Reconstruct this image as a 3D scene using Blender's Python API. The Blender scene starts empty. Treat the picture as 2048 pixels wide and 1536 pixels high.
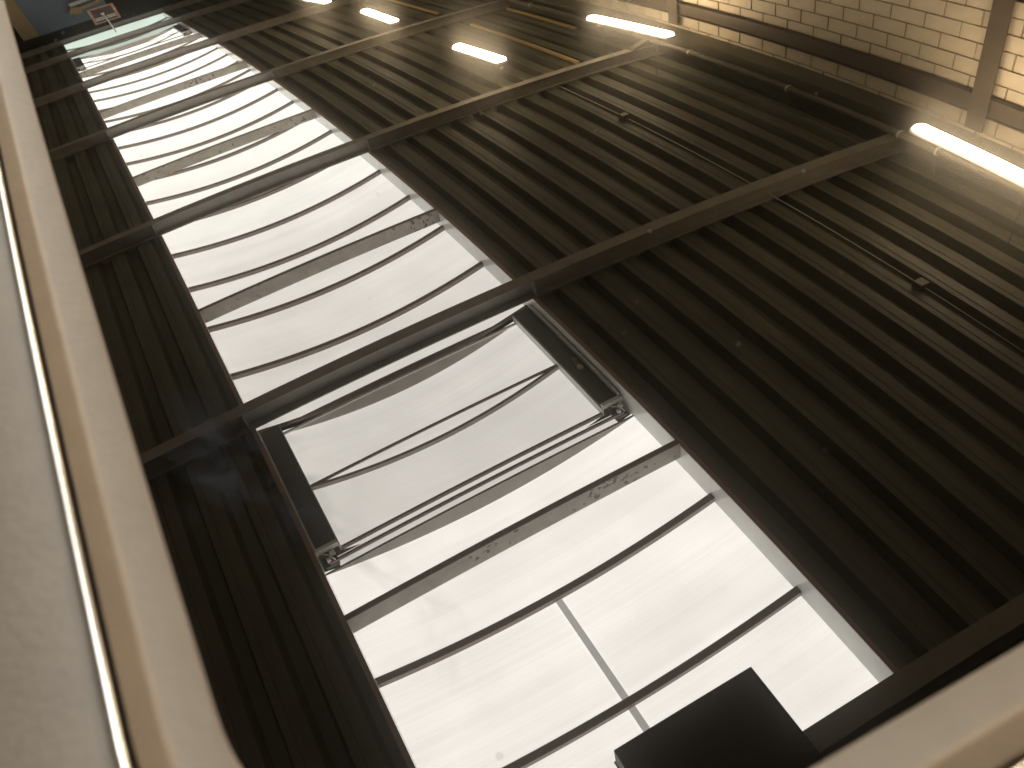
import bpy, bmesh, math, random
from mathutils import Matrix, Vector
random.seed(7)
S = bpy.context.scene
COL = S.collection
Z0 = 0.80                       # height of the glass top above the hall floor (all heights below are above the glass)

# ------------------------------------------------------------------ camera (a phone held over the glass)
cd = bpy.data.cameras.new('camera'); cam = bpy.data.objects.new('camera', cd); COL.objects.link(cam)
cd.sensor_fit = 'HORIZONTAL'; cd.sensor_width = 5.7; cd.lens = 5.7*1899.24/2048
cd.clip_start = 0.005; cd.clip_end = 200
cd.dof.use_dof = True; cd.dof.focus_distance = 7.0; cd.dof.aperture_fstop = 2.4
right = Vector((.88027, -.47014, .06398)); down = Vector((-.26554, -.59989, -.75473)); fwd = Vector((.39321, .64737, -.65291))
cm = Matrix((right, -down, -fwd)).transposed().to_4x4()
cm.translation = Vector((-.13762, -.22658, .22852 + Z0))
cam.matrix_world = cm
S.camera = cam

# ------------------------------------------------------------------ world, exposure
w = bpy.data.worlds.new('World'); S.world = w; w.use_nodes = True
bg = w.node_tree.nodes['Background']; bg.inputs['Color'].default_value = (1, .86, .66, 1); bg.inputs['Strength'].default_value = .15  # warm ambient fill, added to light the deck from the open sides
S.view_settings.view_transform = 'Standard'; S.view_settings.look = 'None'
S.view_settings.exposure = 0; S.view_settings.gamma = 1; S.view_settings.use_curve_mapping = False
SKY_L = 6.2                     # radiance of the daylight behind the skylight sheets
LAMP_L = 195.0

# ------------------------------------------------------------------ materials
def mat(name, col, rough=.6, metal=0, noise=0, nscale=8, bump=0, bscale=60, stretch=(1, 1, 1), spec=.5):
    m = bpy.data.materials.new(name); m.use_nodes = True
    nt = m.node_tree; N = nt.nodes; L = nt.links; p = N['Principled BSDF']
    p.inputs['Base Color'].default_value = (*col, 1); p.inputs['Roughness'].default_value = rough
    p.inputs['Metallic'].default_value = metal; p.inputs['Specular IOR Level'].default_value = spec
    tc = N.new('ShaderNodeTexCoord'); mp = N.new('ShaderNodeMapping'); mp.inputs['Scale'].default_value = stretch
    L.new(tc.outputs['Object'], mp.inputs['Vector'])
    if noise:
        n = N.new('ShaderNodeTexNoise'); n.inputs['Scale'].default_value = nscale; n.inputs['Detail'].default_value = 6
        L.new(mp.outputs[0], n.inputs['Vector'])
        r = N.new('ShaderNodeMapRange'); r.inputs[1].default_value = .3; r.inputs[2].default_value = .7
        r.inputs[3].default_value = 1-noise; r.inputs[4].default_value = 1+noise; L.new(n.outputs[0], r.inputs[0])
        v = N.new('ShaderNodeVectorMath'); v.operation = 'SCALE'; v.inputs[0].default_value = col
        L.new(r.outputs[0], v.inputs['Scale']); L.new(v.outputs[0], p.inputs['Base Color'])
    if bump:
        n2 = N.new('ShaderNodeTexNoise'); n2.inputs['Scale'].default_value = bscale; n2.inputs['Detail'].default_value = 4
        L.new(mp.outputs[0], n2.inputs['Vector'])
        b = N.new('ShaderNodeBump'); b.inputs['Strength'].default_value = bump; b.inputs['Distance'].default_value = .002
        L.new(n2.outputs[0], b.inputs['Height']); L.new(b.outputs[0], p.inputs['Normal'])
    return m

def spots(m, scale, thr, dark):
    """bird and water dirt: small dark flecks"""
    nt = m.node_tree; N = nt.nodes; L = nt.links; p = N['Principled BSDF']
    src = p.inputs['Base Color'].links[0].from_socket
    tc = N.new('ShaderNodeTexCoord'); n = N.new('ShaderNodeTexNoise'); n.inputs['Scale'].default_value = scale; n.inputs['Detail'].default_value = 3
    L.new(tc.outputs['Object'], n.inputs['Vector'])
    big = N.new('ShaderNodeTexNoise'); big.inputs['Scale'].default_value = 1.3; L.new(tc.outputs['Object'], big.inputs['Vector'])
    ad = N.new('ShaderNodeMath'); ad.operation = 'MULTIPLY_ADD'; ad.inputs[1].default_value = .5; L.new(big.outputs[0], ad.inputs[0]); L.new(n.outputs[0], ad.inputs[2])
    r = N.new('ShaderNodeMapRange'); r.inputs[1].default_value = thr; r.inputs[2].default_value = thr+.04; L.new(ad.outputs[0], r.inputs[0])
    mx = N.new('ShaderNodeMix'); mx.data_type = 'RGBA'; L.new(r.outputs[0], mx.inputs[0]); L.new(src, mx.inputs[6]); mx.inputs[7].default_value = (*dark, 1)
    L.new(mx.outputs[2], p.inputs['Base Color'])

def sheet_mat(name, col, strength):
    """twin-wall polycarbonate lit from behind by the sky: fine flutes run across the roof light, faint dirt"""
    m = bpy.data.materials.new(name); m.use_nodes = True
    nt = m.node_tree; N = nt.nodes; L = nt.links; p = N['Principled BSDF']
    p.inputs['Base Color'].default_value = (.5, .5, .5, 1); p.inputs['Roughness'].default_value = .5
    tc = N.new('ShaderNodeTexCoord')
    def nz(scale, st, lo, hi, det=3):
        mp = N.new('ShaderNodeMapping'); mp.inputs['Scale'].default_value = st; L.new(tc.outputs['Object'], mp.inputs['Vector'])
        n = N.new('ShaderNodeTexNoise'); n.inputs['Scale'].default_value = scale; n.inputs['Detail'].default_value = det
        L.new(mp.outputs[0], n.inputs['Vector'])
        r = N.new('ShaderNodeMapRange'); r.inputs[1].default_value = .3; r.inputs[2].default_value = .7
        r.inputs[3].default_value = lo; r.inputs[4].default_value = hi; L.new(n.outputs[0], r.inputs[0]); return r.outputs[0]
    a = nz(1, (.25, 55, .25), .95, 1.05); b = nz(1, (.35, 5, .35), .95, 1.04); c = nz(1.6, (1, 1, 1), .94, 1.05)
    m1 = N.new('ShaderNodeMath'); m1.operation = 'MULTIPLY'; L.new(a, m1.inputs[0]); L.new(b, m1.inputs[1])
    m2 = N.new('ShaderNodeMath'); m2.operation = 'MULTIPLY'; L.new(m1.outputs[0], m2.inputs[0]); L.new(c, m2.inputs[1])
    m3 = N.new('ShaderNodeMath'); m3.operation = 'MULTIPLY'; L.new(m2.outputs[0], m3.inputs[0]); m3.inputs[1].default_value = strength
    p.inputs['Emission Color'].default_value = (*col, 1); L.new(m3.outputs[0], p.inputs['Emission Strength'])
    return m

def emit(name, col, s):
    m = bpy.data.materials.new(name); m.use_nodes = True; p = m.node_tree.nodes['Principled BSDF']
    p.inputs['Base Color'].default_value = (.8, .8, .8, 1); p.inputs['Emission Color'].default_value = (*col, 1)
    p.inputs['Emission Strength'].default_value = s; return m

def glass_mat():
    """black back-printed glass: clear Fresnel reflection, a faint wiped haze, finger smears and dust film"""
    m = bpy.data.materials.new('black_glass'); m.use_nodes = True
    nt = m.node_tree; N = nt.nodes; L = nt.links
    for n in list(N): N.remove(n)
    out = N.new('ShaderNodeOutputMaterial'); tc = N.new('ShaderNodeTexCoord')
    base = N.new('ShaderNodeBsdfDiffuse'); base.inputs['Color'].default_value = (.0024, .0017, .0010, 1)
    g = N.new('ShaderNodeBsdfGlossy'); g.inputs['Roughness'].default_value = 0.0; g.inputs['Color'].default_value = (1, .985, .95, 1)
    h = N.new('ShaderNodeBsdfGlossy'); h.inputs['Roughness'].default_value = .13; h.inputs['Color'].default_value = (1, .95, .86, 1)
    gm = N.new('ShaderNodeMixShader'); gm.inputs[0].default_value = .06
    L.new(g.outputs[0], gm.inputs[1]); L.new(h.outputs[0], gm.inputs[2])
    fr = N.new('ShaderNodeFresnel'); fr.inputs['IOR'].default_value = 2.0
    mx = N.new('ShaderNodeMixShader'); L.new(fr.outputs[0], mx.inputs[0]); L.new(base.outputs[0], mx.inputs[1]); L.new(gm.outputs[0], mx.inputs[2])
    # finger smears: stains with a shape of their own on the glass
    sm = N.new('ShaderNodeBsdfDiffuse'); sm.inputs['Color'].default_value = (.050, .054, .064, 1)
    def spot(x, y, rx, ry, ang, gain):
        mp = N.new('ShaderNodeMapping'); mp.vector_type = 'TEXTURE'
        mp.inputs['Location'].default_value = (x, y, 0); mp.inputs['Rotation'].default_value = (0, 0, ang); mp.inputs['Scale'].default_value = (rx, ry, 1)
        L.new(tc.outputs['Object'], mp.inputs['Vector'])
        nn = N.new('ShaderNodeTexNoise'); nn.inputs['Scale'].default_value = 2.2; nn.inputs['Detail'].default_value = 5; nn.inputs['Distortion'].default_value = .8
        L.new(mp.outputs[0], nn.inputs['Vector'])
        mu = N.new('ShaderNodeVectorMath'); mu.operation = 'MULTIPLY'; mu.inputs[1].default_value = (1, 1, 0); L.new(mp.outputs[0], mu.inputs[0])
        ln = N.new('ShaderNodeVectorMath'); ln.operation = 'LENGTH'; L.new(mu.outputs[0], ln.inputs[0])
        rg = N.new('ShaderNodeMapRange'); rg.interpolation_type = 'SMOOTHSTEP'; rg.inputs[1].default_value = 1.1; rg.inputs[2].default_value = 0
        rg.inputs[3].default_value = 0; rg.inputs[4].default_value = 1; L.new(ln.outputs['Value'], rg.inputs[0])
        n2 = N.new('ShaderNodeMapRange'); n2.inputs[1].default_value = .42; n2.inputs[2].default_value = .75; n2.inputs[3].default_value = 0; n2.inputs[4].default_value = gain
        L.new(nn.outputs[0], n2.inputs[0])
        mm = N.new('ShaderNodeMath'); mm.operation = 'MULTIPLY'; L.new(rg.outputs[0], mm.inputs[0]); L.new(n2.outputs[0], mm.inputs[1]); return mm.outputs[0]
    acc = None
    for a in SMEARS:
        s = spot(*a)
        if acc is None: acc = s
        else:
            ad = N.new('ShaderNodeMath'); ad.operation = 'ADD'; ad.use_clamp = True; L.new(acc, ad.inputs[0]); L.new(s, ad.inputs[1]); acc = ad.outputs[0]
    fin = N.new('ShaderNodeMixShader'); L.new(acc, fin.inputs[0]); L.new(mx.outputs[0], fin.inputs[1]); L.new(sm.outputs[0], fin.inputs[2])
    L.new(fin.outputs[0], out.inputs['Surface'])
    return m
SMEARS = [(-.098, -.028, .055, .030, -.75, 1.15), (-.052, -.070, .05, .011, -.7, .35), (-.025, -.104, .010, .036, .2, .10), (.19, .24, .06, .03, .2, .06), (.03, .30, .20, .05, .4, .03)]

M = {}
M['glass'] = glass_mat()
M['bezel'] = mat('beige_painted_steel', (.39, .325, .24), .42, 0, .035, 70, .12, 260)
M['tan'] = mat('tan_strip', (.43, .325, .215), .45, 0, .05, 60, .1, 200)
M['silver'] = mat('polished_steel_bead', (.80, .79, .76), .22, 1, .05, 300)
M['rim'] = mat('grey_beige_enamel', (.34, .30, .245), .5, 0, .06, 50, .2, 220)
M['body'] = mat('cabinet_paint', (.16, .14, .12), .6, 0, .08, 20)
M['dust'] = mat('dust', (.75, .70, .62), .9)
M['floor'] = mat('concrete_floor', (.55, .51, .44), .6, 0, .15, 1.5)
M['deck'] = mat('dark_coated_deck', (.128, .124, .094), .5, 0, .30, 2.2, 0, 1, (1, .35, 1))
M['steel'] = mat('grey_painted_steel', (.31, .285, .25), .5, 0, .12, 6)
M['trim'] = mat('galvanised_trimmer', (.40, .365, .31), .5, 0, .15, 9)
spots(M['trim'], 22, .90, (.09, .075, .06))
M['rust'] = mat('brown_bar', (.25, .20, .17), .5, 0, .1, 9)
M['kerb'] = mat('pale_grp_kerb', (.80, .82, .78), .16, 0, .08, 5)
M['pink'] = mat('pink_edge_trim', (.40, .29, .24), .5)
M['ledge'] = mat('dark_vent_board', (.085, .085, .075), .5, 0, .1, 6)
M['white'] = mat('white_profile', (.78, .77, .72), .35)
M['sheet'] = sheet_mat('polycarbonate', (1.0, .965, .925), SKY_L*1.22)  # nearest bays: glow raised to make up for the weaker reflection there
M['sheet_dim'] = sheet_mat('polycarbonate_dimmed', (1.0, .965, .925), SKY_L*.80)  # same sheet with a dimmer glow: view-angle brightness set per bay
M['sheet2'] = sheet_mat('polycarbonate_far', (1.0, .985, .93), SKY_L*.85)  # same sheet in the far bays, glow lowered against the grazing reflection
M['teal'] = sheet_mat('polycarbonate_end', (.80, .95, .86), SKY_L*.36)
M['soft'] = sheet_mat('ridge_shade_sheet', (1.0, .95, .94), SKY_L*.38)  # dimmed glow that paints the shade of the flashing outside
M['block'] = mat('cream_concrete_block', (.58, .50, .38), .85, 0, .10, 5, .5, 60)
M['mortar'] = mat('mortar', (.22, .17, .11), .9, 0, .1, 20)
M['brown'] = mat('brown_steel', (.095, .075, .055), .6, 0, .12, 6)
M['darkbox'] = mat('dark_housing', (.030, .019, .011), .55, 0, .1, 6)
M['tube'] = emit('lamp_diffuser', (1, .79, .53), LAMP_L)
M['lampbody'] = mat('lamp_tray', (.7, .68, .62), .4)
M['brass'] = mat('yellow_conduit', (.72, .55, .26), .35, .3)
M['pipe'] = mat('grey_pipe', (.16, .145, .115), .45)
M['blue'] = mat('blue_cladding', (.19, .235, .30), .6, 0, .08, 3)
M['beige'] = mat('beige_pilaster', (.42, .32, .18), .7)
M['dark'] = mat('dark_gable', (.035, .03, .024), .8)
M['salmon'] = mat('salmon_frame', (.50, .28, .20), .5)
M['maroon'] = mat('brown_board', (.075, .05, .042), .6)
M['wood'] = mat('tan_board', (.46, .32, .17), .7, 0, .1, 5)

# ------------------------------------------------------------------ helpers
def link(name, me, m, parent=None, smooth=False):
    o = bpy.data.objects.new(name, me); COL.objects.link(o)
    if m is not None:
        me.materials.clear(); me.materials.append(M[m] if isinstance(m, str) else m)
    if parent is not None: o.parent = parent
    if smooth: me.polygons.foreach_set('use_smooth', [True]*len(me.polygons))
    return o
def pyd(name, V, F, m, parent=None, smooth=False):
    me = bpy.data.meshes.new(name); me.from_pydata([tuple(v) for v in V], [], F); me.validate(); me.update()
    bm = bmesh.new(); bm.from_mesh(me); bmesh.ops.recalc_face_normals(bm, faces=bm.faces); bm.to_mesh(me); bm.free()
    return link(name, me, m, parent, smooth)
BOXF = [(0, 3, 2, 1), (4, 5, 6, 7), (0, 1, 5, 4), (1, 2, 6, 5), (2, 3, 7, 6), (3, 0, 4, 7)]
def bx(x0, x1, y0, y1, z0, z1): return [(x0, y0, z0), (x1, y0, z0), (x1, y1, z0), (x0, y1, z0), (x0, y0, z1), (x1, y0, z1), (x1, y1, z1), (x0, y1, z1)]
def box(name, x0, x1, y0, y1, z0, z1, m, parent=None, bev=0):
    o = pyd(name, bx(x0, x1, y0, y1, z0, z1), BOXF, m, parent)
    if bev:
        bm = bmesh.new(); bm.from_mesh(o.data); bmesh.ops.bevel(bm, geom=list(bm.edges), offset=bev, segments=2, affect='EDGES', profile=.5)
        bm.to_mesh(o.data); bm.free()
    return o
def boxes(name, lst, m, parent=None):
    V = []; F = []
    for b in lst:
        k = len(V); V += bx(*b); F += [tuple(i+k for i in f) for f in BOXF]
    return pyd(name, V, F, m, parent)
def tube(name, pts, r, m, parent=None, n=10):
    V = []; F = []; pts = [Vector(p) for p in pts]
    for i, p in enumerate(pts):
        t = (pts[min(i+1, len(pts)-1)]-pts[max(i-1, 0)]).normalized()
        a = t.orthogonal().normalized() if i == 0 else (a - t*a.dot(t)).normalized()
        b = t.cross(a)
        for k in range(n): V.append(p + (a*math.cos(2*math.pi*k/n)+b*math.sin(2*math.pi*k/n))*r)
    for i in range(len(pts)-1):
        for k in range(n): F.append((i*n+k, i*n+(k+1) % n, (i+1)*n+(k+1) % n, (i+1)*n+k))
    F.append(tuple(range(n))); F.append(tuple(range((len(pts)-1)*n, len(pts)*n)))
    return pyd(name, V, F, m, parent, True)
def empty(name, loc=(0, 0, 0), label=None, cat=None, group=None):
    o = bpy.data.objects.new(name, None); o.empty_display_size = .1; o.location = loc; COL.objects.link(o); tag(o, label, cat, group); return o
def tag(o, label=None, cat=None, group=None, kind=None):
    if label: o['label'] = label
    if cat: o['category'] = cat
    if group: o['group'] = group
    if kind: o['kind'] = kind
    return o
H = lambda z: z + Z0

# ================================================================== the setting
fl = box('floor', -9, 9, -6, 30, -.1, 0, 'floor'); tag(fl, kind='structure')

# trapezoidal steel roof deck, one sheet per bay, ribs along the hall
SX0, SX1 = -.360, 2.358                     # roof light opening
SY0, SY1 = 1.10, 27.3
RAFT = [1.015, 5.73, 10.14, 14.85, 19.35, 24.0, 26.8]
deck = empty('roof_deck', (0, 0, H(5.0))); tag(deck, kind='structure')
PITCH = .330
def deck_sheet(x0, x1, y0, y1, phase):
    xs = []; k = math.floor((x0-phase)/PITCH)-1
    while True:
        b = phase + k*PITCH
        for dx, z in ((0, .11), (.098, .11), (.132, 0), (.182, 0), (.189, .005), (.196, 0), (.296, 0)): xs.append((b+dx, z))
        k += 1
        if b > x1: break
    xs = [(min(max(x, x0), x1), z) for x, z in xs if x0-.001 <= x <= x1+.001]
    V = []; F = []
    for x, z in xs: V += [(x, y0, H(5.0)+z), (x, y1, H(5.0)+z), (x, y0, H(5.0)+z+.012), (x, y1, H(5.0)+z+.012)]
    for i in range(len(xs)-1):
        a = 4*i; b = 4*(i+1)
        F += [(a, b, b+1, a+1), (a+2, a+3, b+3, b+2)]
        F += [(a, a+2, b+2, b), (a+1, b+1, b+3, a+3)]
    me = bpy.data.meshes.new('deck_sheet'); me.from_pydata([(v[0], v[1], v[2]-H(5.0)) for v in V], [], F); me.update()
    return link('deck_sheet', me, 'deck', deck)
ys = [-4.2] + RAFT + [28.3]
for i in range(len(ys)-1):
    a, b = ys[i]+.004, ys[i+1]-.004
    deck_sheet(SX1+.005, 7.3, a, b, 3.21-.049)
    deck_sheet(-5.6, SX0-.005, a, b, 3.21-.049)
    if b < SY0 or i == 0: deck_sheet(SX0-.002, SX1+.002, a, b, 3.21-.049)

# ================================================================== steel rafters (rolled I sections)
RLAB = ['brown grey steel rafter carrying the dark box at the skylight end',
        'grey steel rafter running below the far edge of the near opening vent',
        'grey steel rafter below the skylight, next one beyond the near vent rafter',
        'grey steel rafter below the skylight, second beyond the near vent rafter',
        'grey steel rafter below the skylight just before the far opening vent',
        'grey steel rafter below the skylight at the pale green end pane',
        'pinkish grey end rafter closing the skylight by the blue wall']
for k, y in enumerate(RAFT):
    r = empty('steel_rafter', (0, y, H(4.78)), RLAB[k], 'rafter', 'steel rafters across the hall')
    xa, xb = -5.5, 6.95
    box('bottom_flange', xa, xb, -.07, .07, 0, .012, 'steel', r)
    box('web', xa, xb, -.005, .005, .012, .196, 'steel', r)
    box('top_flange', xa, xb, -.085, .085, .196, .210, 'steel', r)
    if k == 2:
        pyd('haunch', [(6.35, -.06, 0), (6.95, -.06, 0), (6.95, -.06, -.26), (6.35, .06, 0), (6.95, .06, 0), (6.95, .06, -.26)],
            [(0, 1, 2), (3, 5, 4), (0, 2, 5, 3), (0, 3, 4, 1), (1, 4, 5, 2)], 'brown', r)
    for x in ((-.40, 2.40) if k else ()): box('stiffener', x-.006, x+.006, -.08, .08, .012, .196, 'steel', r)

# ================================================================== the skylight: kerbs, cross beams, glazing bars, sheets
sky = empty('skylight', (1.0, 1.10, H(5.0)), 'long barrel vaulted skylight strip of white translucent sheets with thin arched bars', 'skylight')
def skp(o): o.matrix_parent_inverse = sky_inv; return o
sky_inv = Matrix.Translation(-Vector((1.0, 1.10, H(5.0))))
SPR, RISE = 5.25, .175
def arch(u, x0=SX0, x1=SX1, z=SPR, rise=RISE): return (x0+(x1-x0)*u, z+4*rise*u*(1-u))
for x0, x1 in ((SX0-.03, SX0), (SX1, SX1+.03)):
    skp(box('kerb', x0, x1, SY0, SY1, H(5.0), H(SPR+.02), 'kerb', sky))
    skp(box('kerb_trim', x0-.004, x1+.004, SY0, SY1, H(4.988), H(4.999), 'pink', sky))
skp(box('kerb_trim', SX0, SX1, SY0-.12, SY0-.004, H(4.995), H(5.3), 'brown', sky))
def arch_bar(y, wy, h, m, x0=SX0, x1=SX1, z=SPR, rise=RISE, parent=None, name='glazing_bar', n=20, chord=False, inv=None):
    V = []; F = []
    for i in range(n+1):
        x, zz = arch(i/n, x0, x1, z, rise)
        lo = z if chord else zz-h
        for yy, q in ((y-wy/2, lo), (y+wy/2, lo), (y+wy/2, zz), (y-wy/2, zz)): V.append((x, yy, H(q)))
    for i in range(n):
        for k in range(4): F.append((4*i+k, 4*i+(k+1) % 4, 4*i+4+(k+1) % 4, 4*i+4+k))
    F += [(0, 1, 2, 3), (4*n, 4*n+3, 4*n+2, 4*n+1)]
    if chord: V2 = V
    return pyd(name, V, F, m, parent)
def arch_sheet(y0, y1, m, x0=SX0, x1=SX1, z=SPR, rise=RISE, parent=None, n=24, up=.004, name='glazing_sheet'):
    V = []; F = []
    for i in range(n+1):
        x, zz = arch(i/n, x0, x1, z, rise)
        V += [(x, y0, H(zz+up)), (x, y1, H(zz+up)), (x, y0, H(zz+up+.016)), (x, y1, H(zz+up+.016))]
    for i in range(n):
        a = 4*i; b = a+4
        F += [(a, a+1, b+1, b), (a+2, b+2, b+3, a+3), (a, b, b+2, a+2), (a+1, a+3, b+3, b+1)]
    F += [(0, 2, 3, 1), (4*n, 4*n+1, 4*n+3, 4*n+2)]
    return pyd(name, V, F, m, parent, False)
BP = .933
bars = [1.97, 2.93] + [6.81+.992*i for i in range(-1, 22)]
V1 = (4.03, 5.74)      # near opening vent
V2 = (22.70, 24.40)    # far opening vent
bars = [b for b in bars if SY0-.2 < b < SY1 and not (V1[0]-.1 < b < V1[1]+.05) and not (V2[0]-.1 < b < V2[1]+.1)]
stops = sorted([SY0]+bars+[V1[0], V1[1], V2[0], V2[1], SY1])
for y in bars:
    skp(arch_bar(y, .056, .052, 'rust', parent=sky))
for a, b in zip(stops[:-1], stops[1:]):
    if b-a < .05: continue
    mid = (a+b)/2
    if V1[0] < mid < V1[1] or V2[0] < mid < V2[1]: continue
    skp(arch_sheet(a+.002, b-.002, 'teal' if mid > 24.4 else 'sheet2' if mid > 10.1 else 'sheet' if mid < 4 else 'sheet_dim', parent=sky))
skp(arch_bar(V1[0]-.03, .02, .05, 'steel', parent=sky, name='arch_end_plate', chord=True))
skp(arch_bar(V1[1]+.06, .02, .05, 'rust', parent=sky, name='arch_end_plate', chord=True))
# cross beams half way between the rafters
for y in (3.355, 7.86, 12.40, 16.75, 21.30):
    skp(box('cross_beam', SX0+.002, SX1-.002, y-.020, y+.020, H(4.970), H(5.15), 'trim', sky))
    skp(box('cross_beam_lip', SX0+.002, SX1-.002, y-.024, y+.026, H(4.962), H(4.9695), 'rust', sky))
# soft shade of the outside ridge flashing, put in as dimmer strips on the nearest crowns
for a, b in ((SY0+.02, 1.95), (1.99, 2.91)):
    skp(arch_sheet(a, b, 'soft', x0=.98, x1=1.03, z=SPR+RISE-.003, rise=.0, parent=sky, n=2, up=-.004, name='ridge_shade'))
# the pale green vertical end of the vault
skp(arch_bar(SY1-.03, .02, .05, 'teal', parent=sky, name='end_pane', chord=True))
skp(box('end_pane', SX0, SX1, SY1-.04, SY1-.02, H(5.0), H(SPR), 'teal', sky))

# ================================================================== opening vents in the skylight
def vent(y0, y1, label, parts=True):
    v = empty('skylight_vent', (1.0, (y0+y1)/2, H(5.15)), label, 'roof vent', 'opening vents in the skylight')
    inv = Matrix.Translation(-Vector((1.0, (y0+y1)/2, H(5.15))))
    def P(o): o.matrix_parent_inverse = inv; return o
    xi0, xi1 = -.180, 2.165
    n0 = y0+.15                                   # the sash starts behind the drive gap
    P(box('side_board', SX0+.012, xi0, n0, y1, H(5.15), H(5.17), 'ledge', v))
    P(box('side_board', xi1, SX1-.012, n0, y1, H(5.15), H(5.17), 'ledge', v))
    P(box('board_edge', SX0+.002, SX0+.012, n0, y1, H(5.14), H(5.17), 'kerb', v)); P(box('board_edge', SX1-.03, SX1-.012, n0, y1, H(5.10), H(5.149), 'kerb', v))
    P(box('board_end', SX0+.002, xi0, n0-.035, n0, H(5.13), H(5.18), 'white', v)); P(box('board_end', xi1, SX1-.002, n0-.035, n0, H(5.13), H(5.18), 'white', v))
    P(box('sash_rail', xi0-.006, xi0+.008, n0-.03, y1, H(5.17), H(5.26), 'white', v)); P(box('sash_rail', xi1-.008, xi1+.006, n0-.03, y1, H(5.17), H(5.26), 'white', v))
    P(box('sash_rail', xi0, xi1, n0-.03, n0-.01, H(5.225), H(5.26), 'rust', v))
    P(box('gap_rail', SX0+.06, SX1-.06, y0+.012, y0+.032, H(5.20), H(5.228), 'rust', v))
    P(box('gap_sheet', SX0+.12, SX1-.12, y0+.004, n0-.032, H(5.30), H(5.312), 'sheet_dim', v))
    for x in (SX0+.02, SX1-.14):
        P(box('drive_gap', x, x+.11, y0+.01, n0-.036, H(5.232), H(5.26), 'ledge', v))
        P(box('hinge', x+.03, x+.06, y0+.02, y0+.05, H(5.17), H(5.21), 'white', v, .004)); P(box('hinge', x+.07, x+.11, y0+.07, y0+.10, H(5.17), H(5.21), 'white', v, .004))
        P(tube('drive_cable', [(x+.02, n0-.04, H(5.18)), (x+.06, n0-.09, H(5.16)), (x+.09, y0+.01, H(5.19))], .006, 'white', v, 6))
    ym = (n0+y1)/2-.06
    for a, b in ((n0-.01, ym-.012), (ym+.012, y1)):
        P(arch_sheet(a, b, 'sheet_dim' if y0 < 10 else 'sheet2', xi0, xi1, 5.26, .185, v))
    P(arch_bar(ym, .03, .045, 'steel', xi0, xi1, 5.26, .185, v, 'sash_arch'))
    P(box('tie_rod', xi0, xi1, ym+.02, ym+.045, H(5.245), H(5.262), 'rust', v))
    P(arch_bar(y1-.02, .015, .05, 'steel', xi0, xi1, 5.26, .185, v, 'sash_end_plate', chord=True))
    P(box('tie_rod', xi0, xi1, y1-.055, y1-.033, H(5.245), H(5.259), 'white', v))
    P(tube('drive_motor', [(SX1-.09, n0+.52, H(5.135)), (SX1-.085, n0+.62, H(5.12))],   .022, 'pipe', v, 10))
    P(tube('motor_tip', [(SX1-.09, n0+.47, H(5.13)), (SX1-.09, n0+.52, H(5.135))], .023, 'brass', v, 10))
    return v
vent(V1[0], V1[1], 'opening skylight vent with dark side boards and small yellow tipped motor')
vent(V2[0], V2[1], 'opening skylight vent far off beside the pale green end pane')

# ================================================================== dark box on the nearest rafter
db = empty('ceiling_box', (1.115, 1.295, H(4.70)), 'dark brown box hanging from the rafter across the skylight', 'box')
box('housing', -.465, .465, -.40, .22, 0, .22, 'darkbox', db, .006)
box('housing_lip', -.471, .471, -.405, .226, .19, .20, 'darkbox', db)
for x in (-.3, .3): box('hanger', x-.02, x+.02, -.36, -.32, .21, .30, 'brown', db)
box('service_hatch', -.30, .10, -.30, .05, -.004, .001, 'darkbox', db)

# ================================================================== block wall, column, eaves
WX = 7.18
wall = empty('block_wall', (WX, 8, 0), 'cream concrete block wall with brown mortar joints beside the roof deck', 'wall')
box('wall_core', .01, .22, -12, 19.4, 0, H(4.98), 'mortar', wall)
bme = None; BW, BH = .435, .215
cnt = 0
for row in range(9):
    z = H(4.12) - (row+1)*BH + (3*BH if row >= 0 else 0)
    off = (row % 2)*BW/2
    ncol = 26 if row > 2 else 24
    for c in range(ncol):
        y = 5.96 - 6*BW + off + c*BW - 8
        if bme is None:
            o = box('block', -.012, .02, 0.009, BW-.009, .008, BH-.008, 'block', wall, .004); bme = o.data
        else:
            o = bpy.data.objects.new('block', bme); COL.objects.link(o); o.parent = wall
        o.location = (random.uniform(-.002, .002), y+random.uniform(-.002, .002), z+random.uniform(-.0015, .0015)); cnt += 1
eb = empty('eaves_beam', (7.12, 8, H(4.06)), 'dark brown steel beam running along the top of the block wall', 'beam')
box('web', -.004, .004, -7, 11, .012, .23, 'brown', eb); box('bottom_flange', -.05, .045, -7, 11, 0, .012, 'brown', eb); box('top_flange', -.05, .045, -7, 11, .23, .242, 'brown', eb)
gut = box('eaves_box', 6.86, 7.175, 1, 28, H(4.60), H(4.99), 'deck'); tag(gut, 'dark boxed eaves between the block wall and the roof deck', 'eaves box')
for k, y in enumerate((5.06, 10.1, 14.8)):
    c = empty('steel_column', (7.17, y, 0), ['brown steel column against the block wall beside the nearest bright lamp', 'brown steel column against the block wall at the lamp by the eaves', 'brown steel column farthest along the block wall'][k], 'column', 'steel columns along the block wall')
    box('web', -.09, .0, -.004, .004, 0, H(4.5), 'brown', c); 
    pass
    box('face_flange', -.102, -.09, -.105, .105, 0, H(4.5), 'brown', c)

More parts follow.
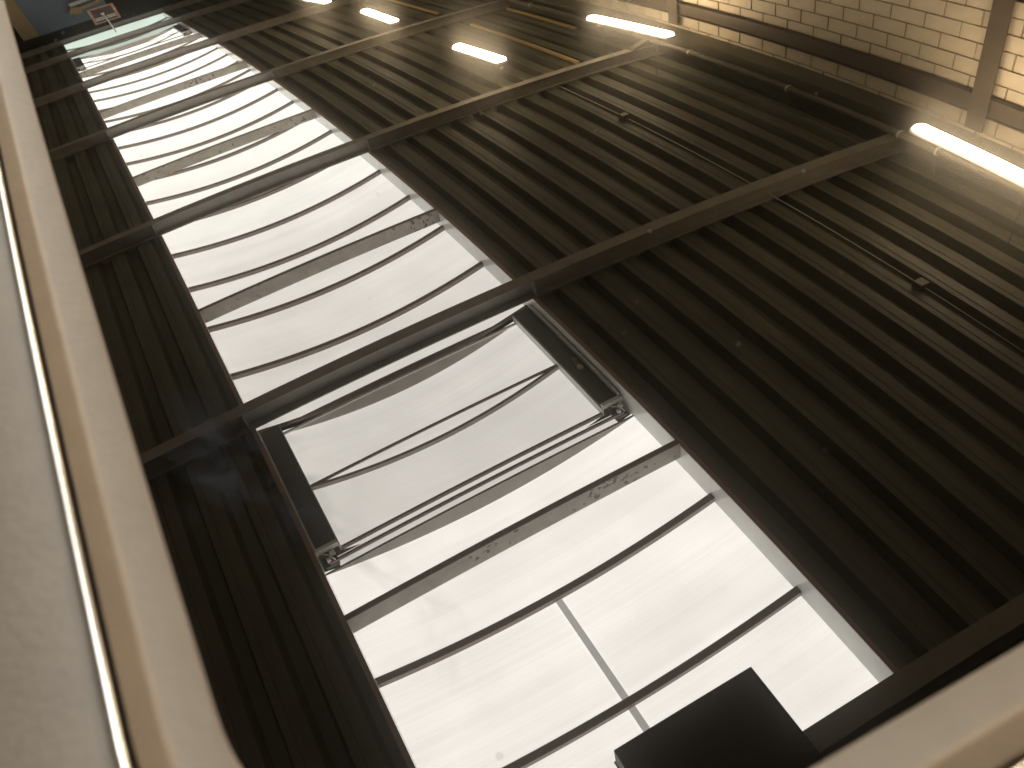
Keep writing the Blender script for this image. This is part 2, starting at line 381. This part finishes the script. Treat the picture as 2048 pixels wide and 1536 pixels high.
# pipes and conduits under the deck
pp = empty('drain_pipe', (6.69, 8, H(4.68)), 'grey pipe with clips running along the eaves', 'pipe')
tube('pipe', [(0, -6, 0), (0, 2, .0), (0, 10, 0)], .045, 'pipe', pp, 12)
for y in (-2.9, -2.4, -.7, 1.2, 3.4, 5.6): tube('pipe_clip', [(0, y-.012, 0), (0, y+.012, 0)], .053, 'lampbody', pp, 12); 
for y in (-2.9, -.7, 3.4): box('pipe_hanger', -.006, .006, y-.01, y+.01, .03, .31, 'pipe', pp)
cn = empty('cable_conduit', (5.13, 4, H(4.975)), 'thin grey conduit with two square junction boxes under the deck', 'conduit')
tube('conduit', [(0, -2.5, 0), (0, 2, 0), (0, 6.0, 0)], .006, 'lampbody', cn, 8)
for y in (-.26, 4.41): box('junction_box', -.05, .05, y-.05, y+.05, -.045, .024, 'pipe', cn, .006)
for (x, ya, yb, lab) in ((5.79, 10.6, 14.2, 'yellow rail catching lamp light beside the second far lamp'), (5.82, 15.7, 18.4, 'yellow rail catching lamp light far along the deck'), (6.70, 12.2, 14.6, 'yellow rail catching lamp light near the eaves')):
    t = empty('cable_rail', (x, ya, H(4.96)), lab, 'rail', 'yellow cable rails under the deck')
    box('rail', -.022, .022, 0, yb-ya, -.03, .0, 'brass', t); box('rail_lip', -.022, -.018, 0, yb-ya, 0, .02, 'brass', t)
    for s in (.4, yb-ya-.4): box('rail_hanger', -.006, .006, s-.01, s+.01, 0, .045, 'pipe', t)

# ================================================================== fluorescent lamps
LZ = 4.22
LAMPS = [((6.21, 3.45), (6.29, 5.10), 'long bright lamp near the brown column on the block wall'),
         ((6.31, 9.05), (6.15, 10.77), 'bright lamp by the eaves at the light course of blocks'),
         ((4.38, 9.97), (4.30, 11.25), 'bright lamp below the deck near the yellow rail'),
         ((4.35, 13.72), (4.38, 15.31), 'smaller bright lamp farther along the deck'),
         ((4.31, 17.15), (4.22, 18.6), 'faint lamp farthest along the deck')]
for pa, pb, lab in LAMPS:
    a, b = Vector(pa), Vector(pb)
    l = empty('fluorescent_lamp', ((a.x+b.x)/2, (a.y+b.y)/2, H(LZ)), lab, 'lamp', 'fluorescent lamps under the deck')
    l.rotation_euler = (0, 0, math.atan2(a.x-b.x, b.y-a.y))
    h = (b-a).length/2
    # half round diffuser with tapered ends
    V = []; F = []; n = 10; secs = [(-h, .012), (-h+.02, .052), (-h+.06, .074), (h-.06, .074), (h-.02, .052), (h, .012)]
    for y, r in secs:
        for k in range(n+1):
            t = math.pi*k/n; V.append((r*1.15*math.cos(t), y, -r*.75*math.sin(t)))
    for i in range(len(secs)-1):
        for k in range(n): q = i*(n+1)+k; F.append((q, q+1, q+n+2, q+n+1))
    F += [tuple(range(n+1)), tuple(range((len(secs)-1)*(n+1), len(secs)*(n+1)))]
    pyd('diffuser', V, F, 'tube', l, True)
    box('tray', -.07, .07, -h, h, .001, .05, 'lampbody', l, .006)
    for s in (-h*.6, h*.6): box('suspension', -.0025, .0025, s-.0025, s+.0025, .045, 5.0-LZ+.02, 'pipe', l)

# ================================================================== the far end of the hall
ew = box('gable_wall', -5.6, 7.18, 28.35, 28.55, 0, H(5.1), 'dark'); tag(ew, 'dark gable wall behind the blue panel at the far end', 'wall')
bl = empty('blue_panel', (.77, 28.1, 0), 'blue painted wall panel at the far end of the hall', 'wall panel')
for i in range(4): box('cladding_board', -1.54+i*.5, -1.042+i*.5, -.02, .02, 0, H(4.53), 'blue', bl)
pl = box('pilaster', -1.19, -.775, 28.0, 28.3, 0, H(4.50), 'beige'); tag(pl, 'beige pilaster standing beside the blue wall panel', 'pilaster')
fr = empty('framed_board', (.90, 25.0, H(3.96)), 'brown board in a salmon pink frame hanging from a white rod', 'board')
box('panel', -.26, .26, -.01, .01, -.29, .29, 'maroon', fr)
box('frame_side', -.32, -.255, -.02, .02, -.34, .34, 'salmon', fr, .004); box('frame_side', .255, .32, -.02, .02, -.34, .34, 'salmon', fr, .004)
box('frame_end', -.255, .255, -.018, .018, .285, .34, 'salmon', fr, .004); box('frame_end', -.255, .255, -.018, .018, -.34, -.285, 'salmon', fr, .004)
for z in (.12, .19): box('slat', -.25, .25, -.016, -.011, z-.022, z+.022, 'lampbody', fr)
tube('rod', [(-.03, -.06, -.03), (.0, -.05, .3), (.02, -.04, .85)], 0.018, 'white', fr, 8); box('rod_knob', -.075, .015, -.10, -.02, -.075, .015, 'white', fr, .02)
bd = empty('wooden_boards', (.68, 27.9, H(3.88)), 'tan wooden boards fixed askew in front of the blue wall panel', 'boards')
o = box('board', -.42, .5, -.02, .02, -.10, .06, 'wood', bd); o.rotation_euler = (0, .18, 0)
o = box('board', -.38, -.05, -.045, -.022, -.02, .30, 'wood', bd); o.rotation_euler = (0, -.5, 0)
o = box('board', -.30, .55, -.045, -.022, -.42, -.25, 'lampbody', bd); o.rotation_euler = (0, .1, 0)

# ================================================================== the glass topped cabinet
KX, KY, KXY, CX, CY = .1344, .1476, -.0199, -.0108, .0045
def surf(x, y):
    X = x-CX; Y = y-CY; return -(KX*X*X+KY*Y*Y+2*KXY*X*Y)/2
R3 = Matrix(((.89581, .42854, -.11783), (-.42974, .90281, .01638), (.1134, .03596, .9929)))
cab = empty('glass_top_cabinet', (0, 0, 0), 'cabinet with a glossy black glass top in a rounded beige frame with steel bead', 'cabinet')
tm = R3.to_4x4(); tm.translation = Vector((0, 0, Z0)); cab.matrix_world = tm
ANG = math.radians(24.6); C0 = Vector((-.0500, -.2041)); EU = Vector((math.cos(ANG), math.sin(ANG))); EV = Vector((-math.sin(ANG), math.cos(ANG)))
GW, GH, RAD = .86, 1.06, .09
def loc(u, v, h=0):
    p = C0+EU*u+EV*v; return (p.x, p.y, surf(p.x, p.y)+h)
n = 90
V = []; F = []
for j in range(n+1):
    for i in range(n+1): V.append(loc(-.008+(GW+.016)*i/n, -.008+(GH+.016)*j/n))
for j in range(n):
    for i in range(n): q = j*(n+1)+i; F.append((q, q+1, q+n+2, q+n+1))
me = bpy.data.meshes.new('glass_top'); me.from_pydata(V, [], F); me.update()
glass = link('glass_top', me, 'glass', cab, True)
# rounded rectangle path with outward normals
PATH = []
def arc(cu, cv, a0):
    for k in range(25):
        t = a0+math.pi/2*k/24; PATH.append((cu+RAD*math.cos(t), cv+RAD*math.sin(t), math.cos(t), math.sin(t)))
arc(RAD, RAD, math.pi)
def run(u0, v0, u1, v1, nu, nv, m=30):
    for k in range(1, m): PATH.append((u0+(u1-u0)*k/m, v0+(v1-v0)*k/m, nu, nv))
run(RAD, 0, GW-RAD, 0, 0, -1); arc(GW-RAD, RAD, 1.5*math.pi); run(GW, RAD, GW, GH-RAD, 1, 0); arc(GW-RAD, GH-RAD, 0)
run(GW-RAD, GH, RAD, GH, 0, 1); arc(RAD, GH-RAD, .5*math.pi); run(0, GH-RAD, 0, RAD, -1, 0)
def sweep(name, prof, m, closed=False):
    V = []; F = []; k = len(prof); N = len(PATH)
    for (u, v, nu, nv) in PATH:
        for off, h in prof: V.append(loc(u+nu*off, v+nv*off, h))
    for i in range(N):
        j = (i+1) % N
        for a in range(k if closed else k-1):
            b = (a+1) % k; F.append((i*k+a, j*k+a, j*k+b, i*k+b))
    me = bpy.data.meshes.new(name); me.from_pydata(V, [], F); me.update()
    bm = bmesh.new(); bm.from_mesh(me); bmesh.ops.recalc_face_normals(bm, faces=bm.faces)
    bm.faces.ensure_lookup_table()
    bm.to_mesh(me); bm.free()
    o = link(name, me, m, cab, True)
    md = o.modifiers.new('split', 'EDGE_SPLIT'); md.split_angle = math.radians(38)
    return o
sweep('bezel', [(0, -.004), (0, .0022), (.0006, .003), (.0112, .0036), (.0128, .0040)], 'bezel')
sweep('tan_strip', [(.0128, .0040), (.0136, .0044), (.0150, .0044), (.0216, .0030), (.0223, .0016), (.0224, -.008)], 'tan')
bead = [(.0256+.0022*math.cos(t), .0024+.0022*math.sin(t)) for t in [math.pi*1.25-2*math.pi*k/14*.75 for k in range(15)]]
sweep('steel_bead', bead, 'silver')
sweep('rim', [(.0272, -.002), (.0276, .0018), (.0290, .0026), (.075, .0010), (.082, -.002), (.086, -.010), (.087, -.03), (.087, -.060)], 'rim')
# body under the rim, down to the floor
V = []; F = []
inv = tm.inverted()
for (u, v, nu, nv) in PATH: V.append(Vector(loc(u+nu*.080, v+nv*.080, -.030)))
N = len(PATH)
for i in range(N):
    p = tm @ V[i]; V.append(inv @ Vector((p.x, p.y, .002)))
for i in range(N): j = (i+1) % N; F.append((i, j, N+j, N+i))
F.append(tuple(range(N))); F.append(tuple(range(N, 2*N)))
pyd('cabinet_body', V, F, 'body', cab)

# dust and lint lying on the glass
V = []; F = []
def fleck(u, v, r, lift=.0004):
    k = len(V); a0 = random.random()*6.28; n = 6
    for i in range(n):
        a = a0+6.283*i/n; rr = r*random.uniform(.55, 1.2); V.append(loc(u+rr*math.cos(a), v+rr*math.sin(a), lift))
    V.append(loc(u, v, lift+r*.8)); V.append(loc(u, v, .00005))
    for i in range(n): F.append((k+i, k+(i+1) % n, k+n)); F.append((k+(i+1) % n, k+i, k+n+1))
for i in range(150):
    fleck(random.uniform(.02, .78), random.uniform(.02, 1.0), random.choice((.0002, .00022, .00028, .00035, .0005)))
pyd('dust', V, F, 'dust', glass); bpy.data.objects['dust']['kind'] = 'stuff'
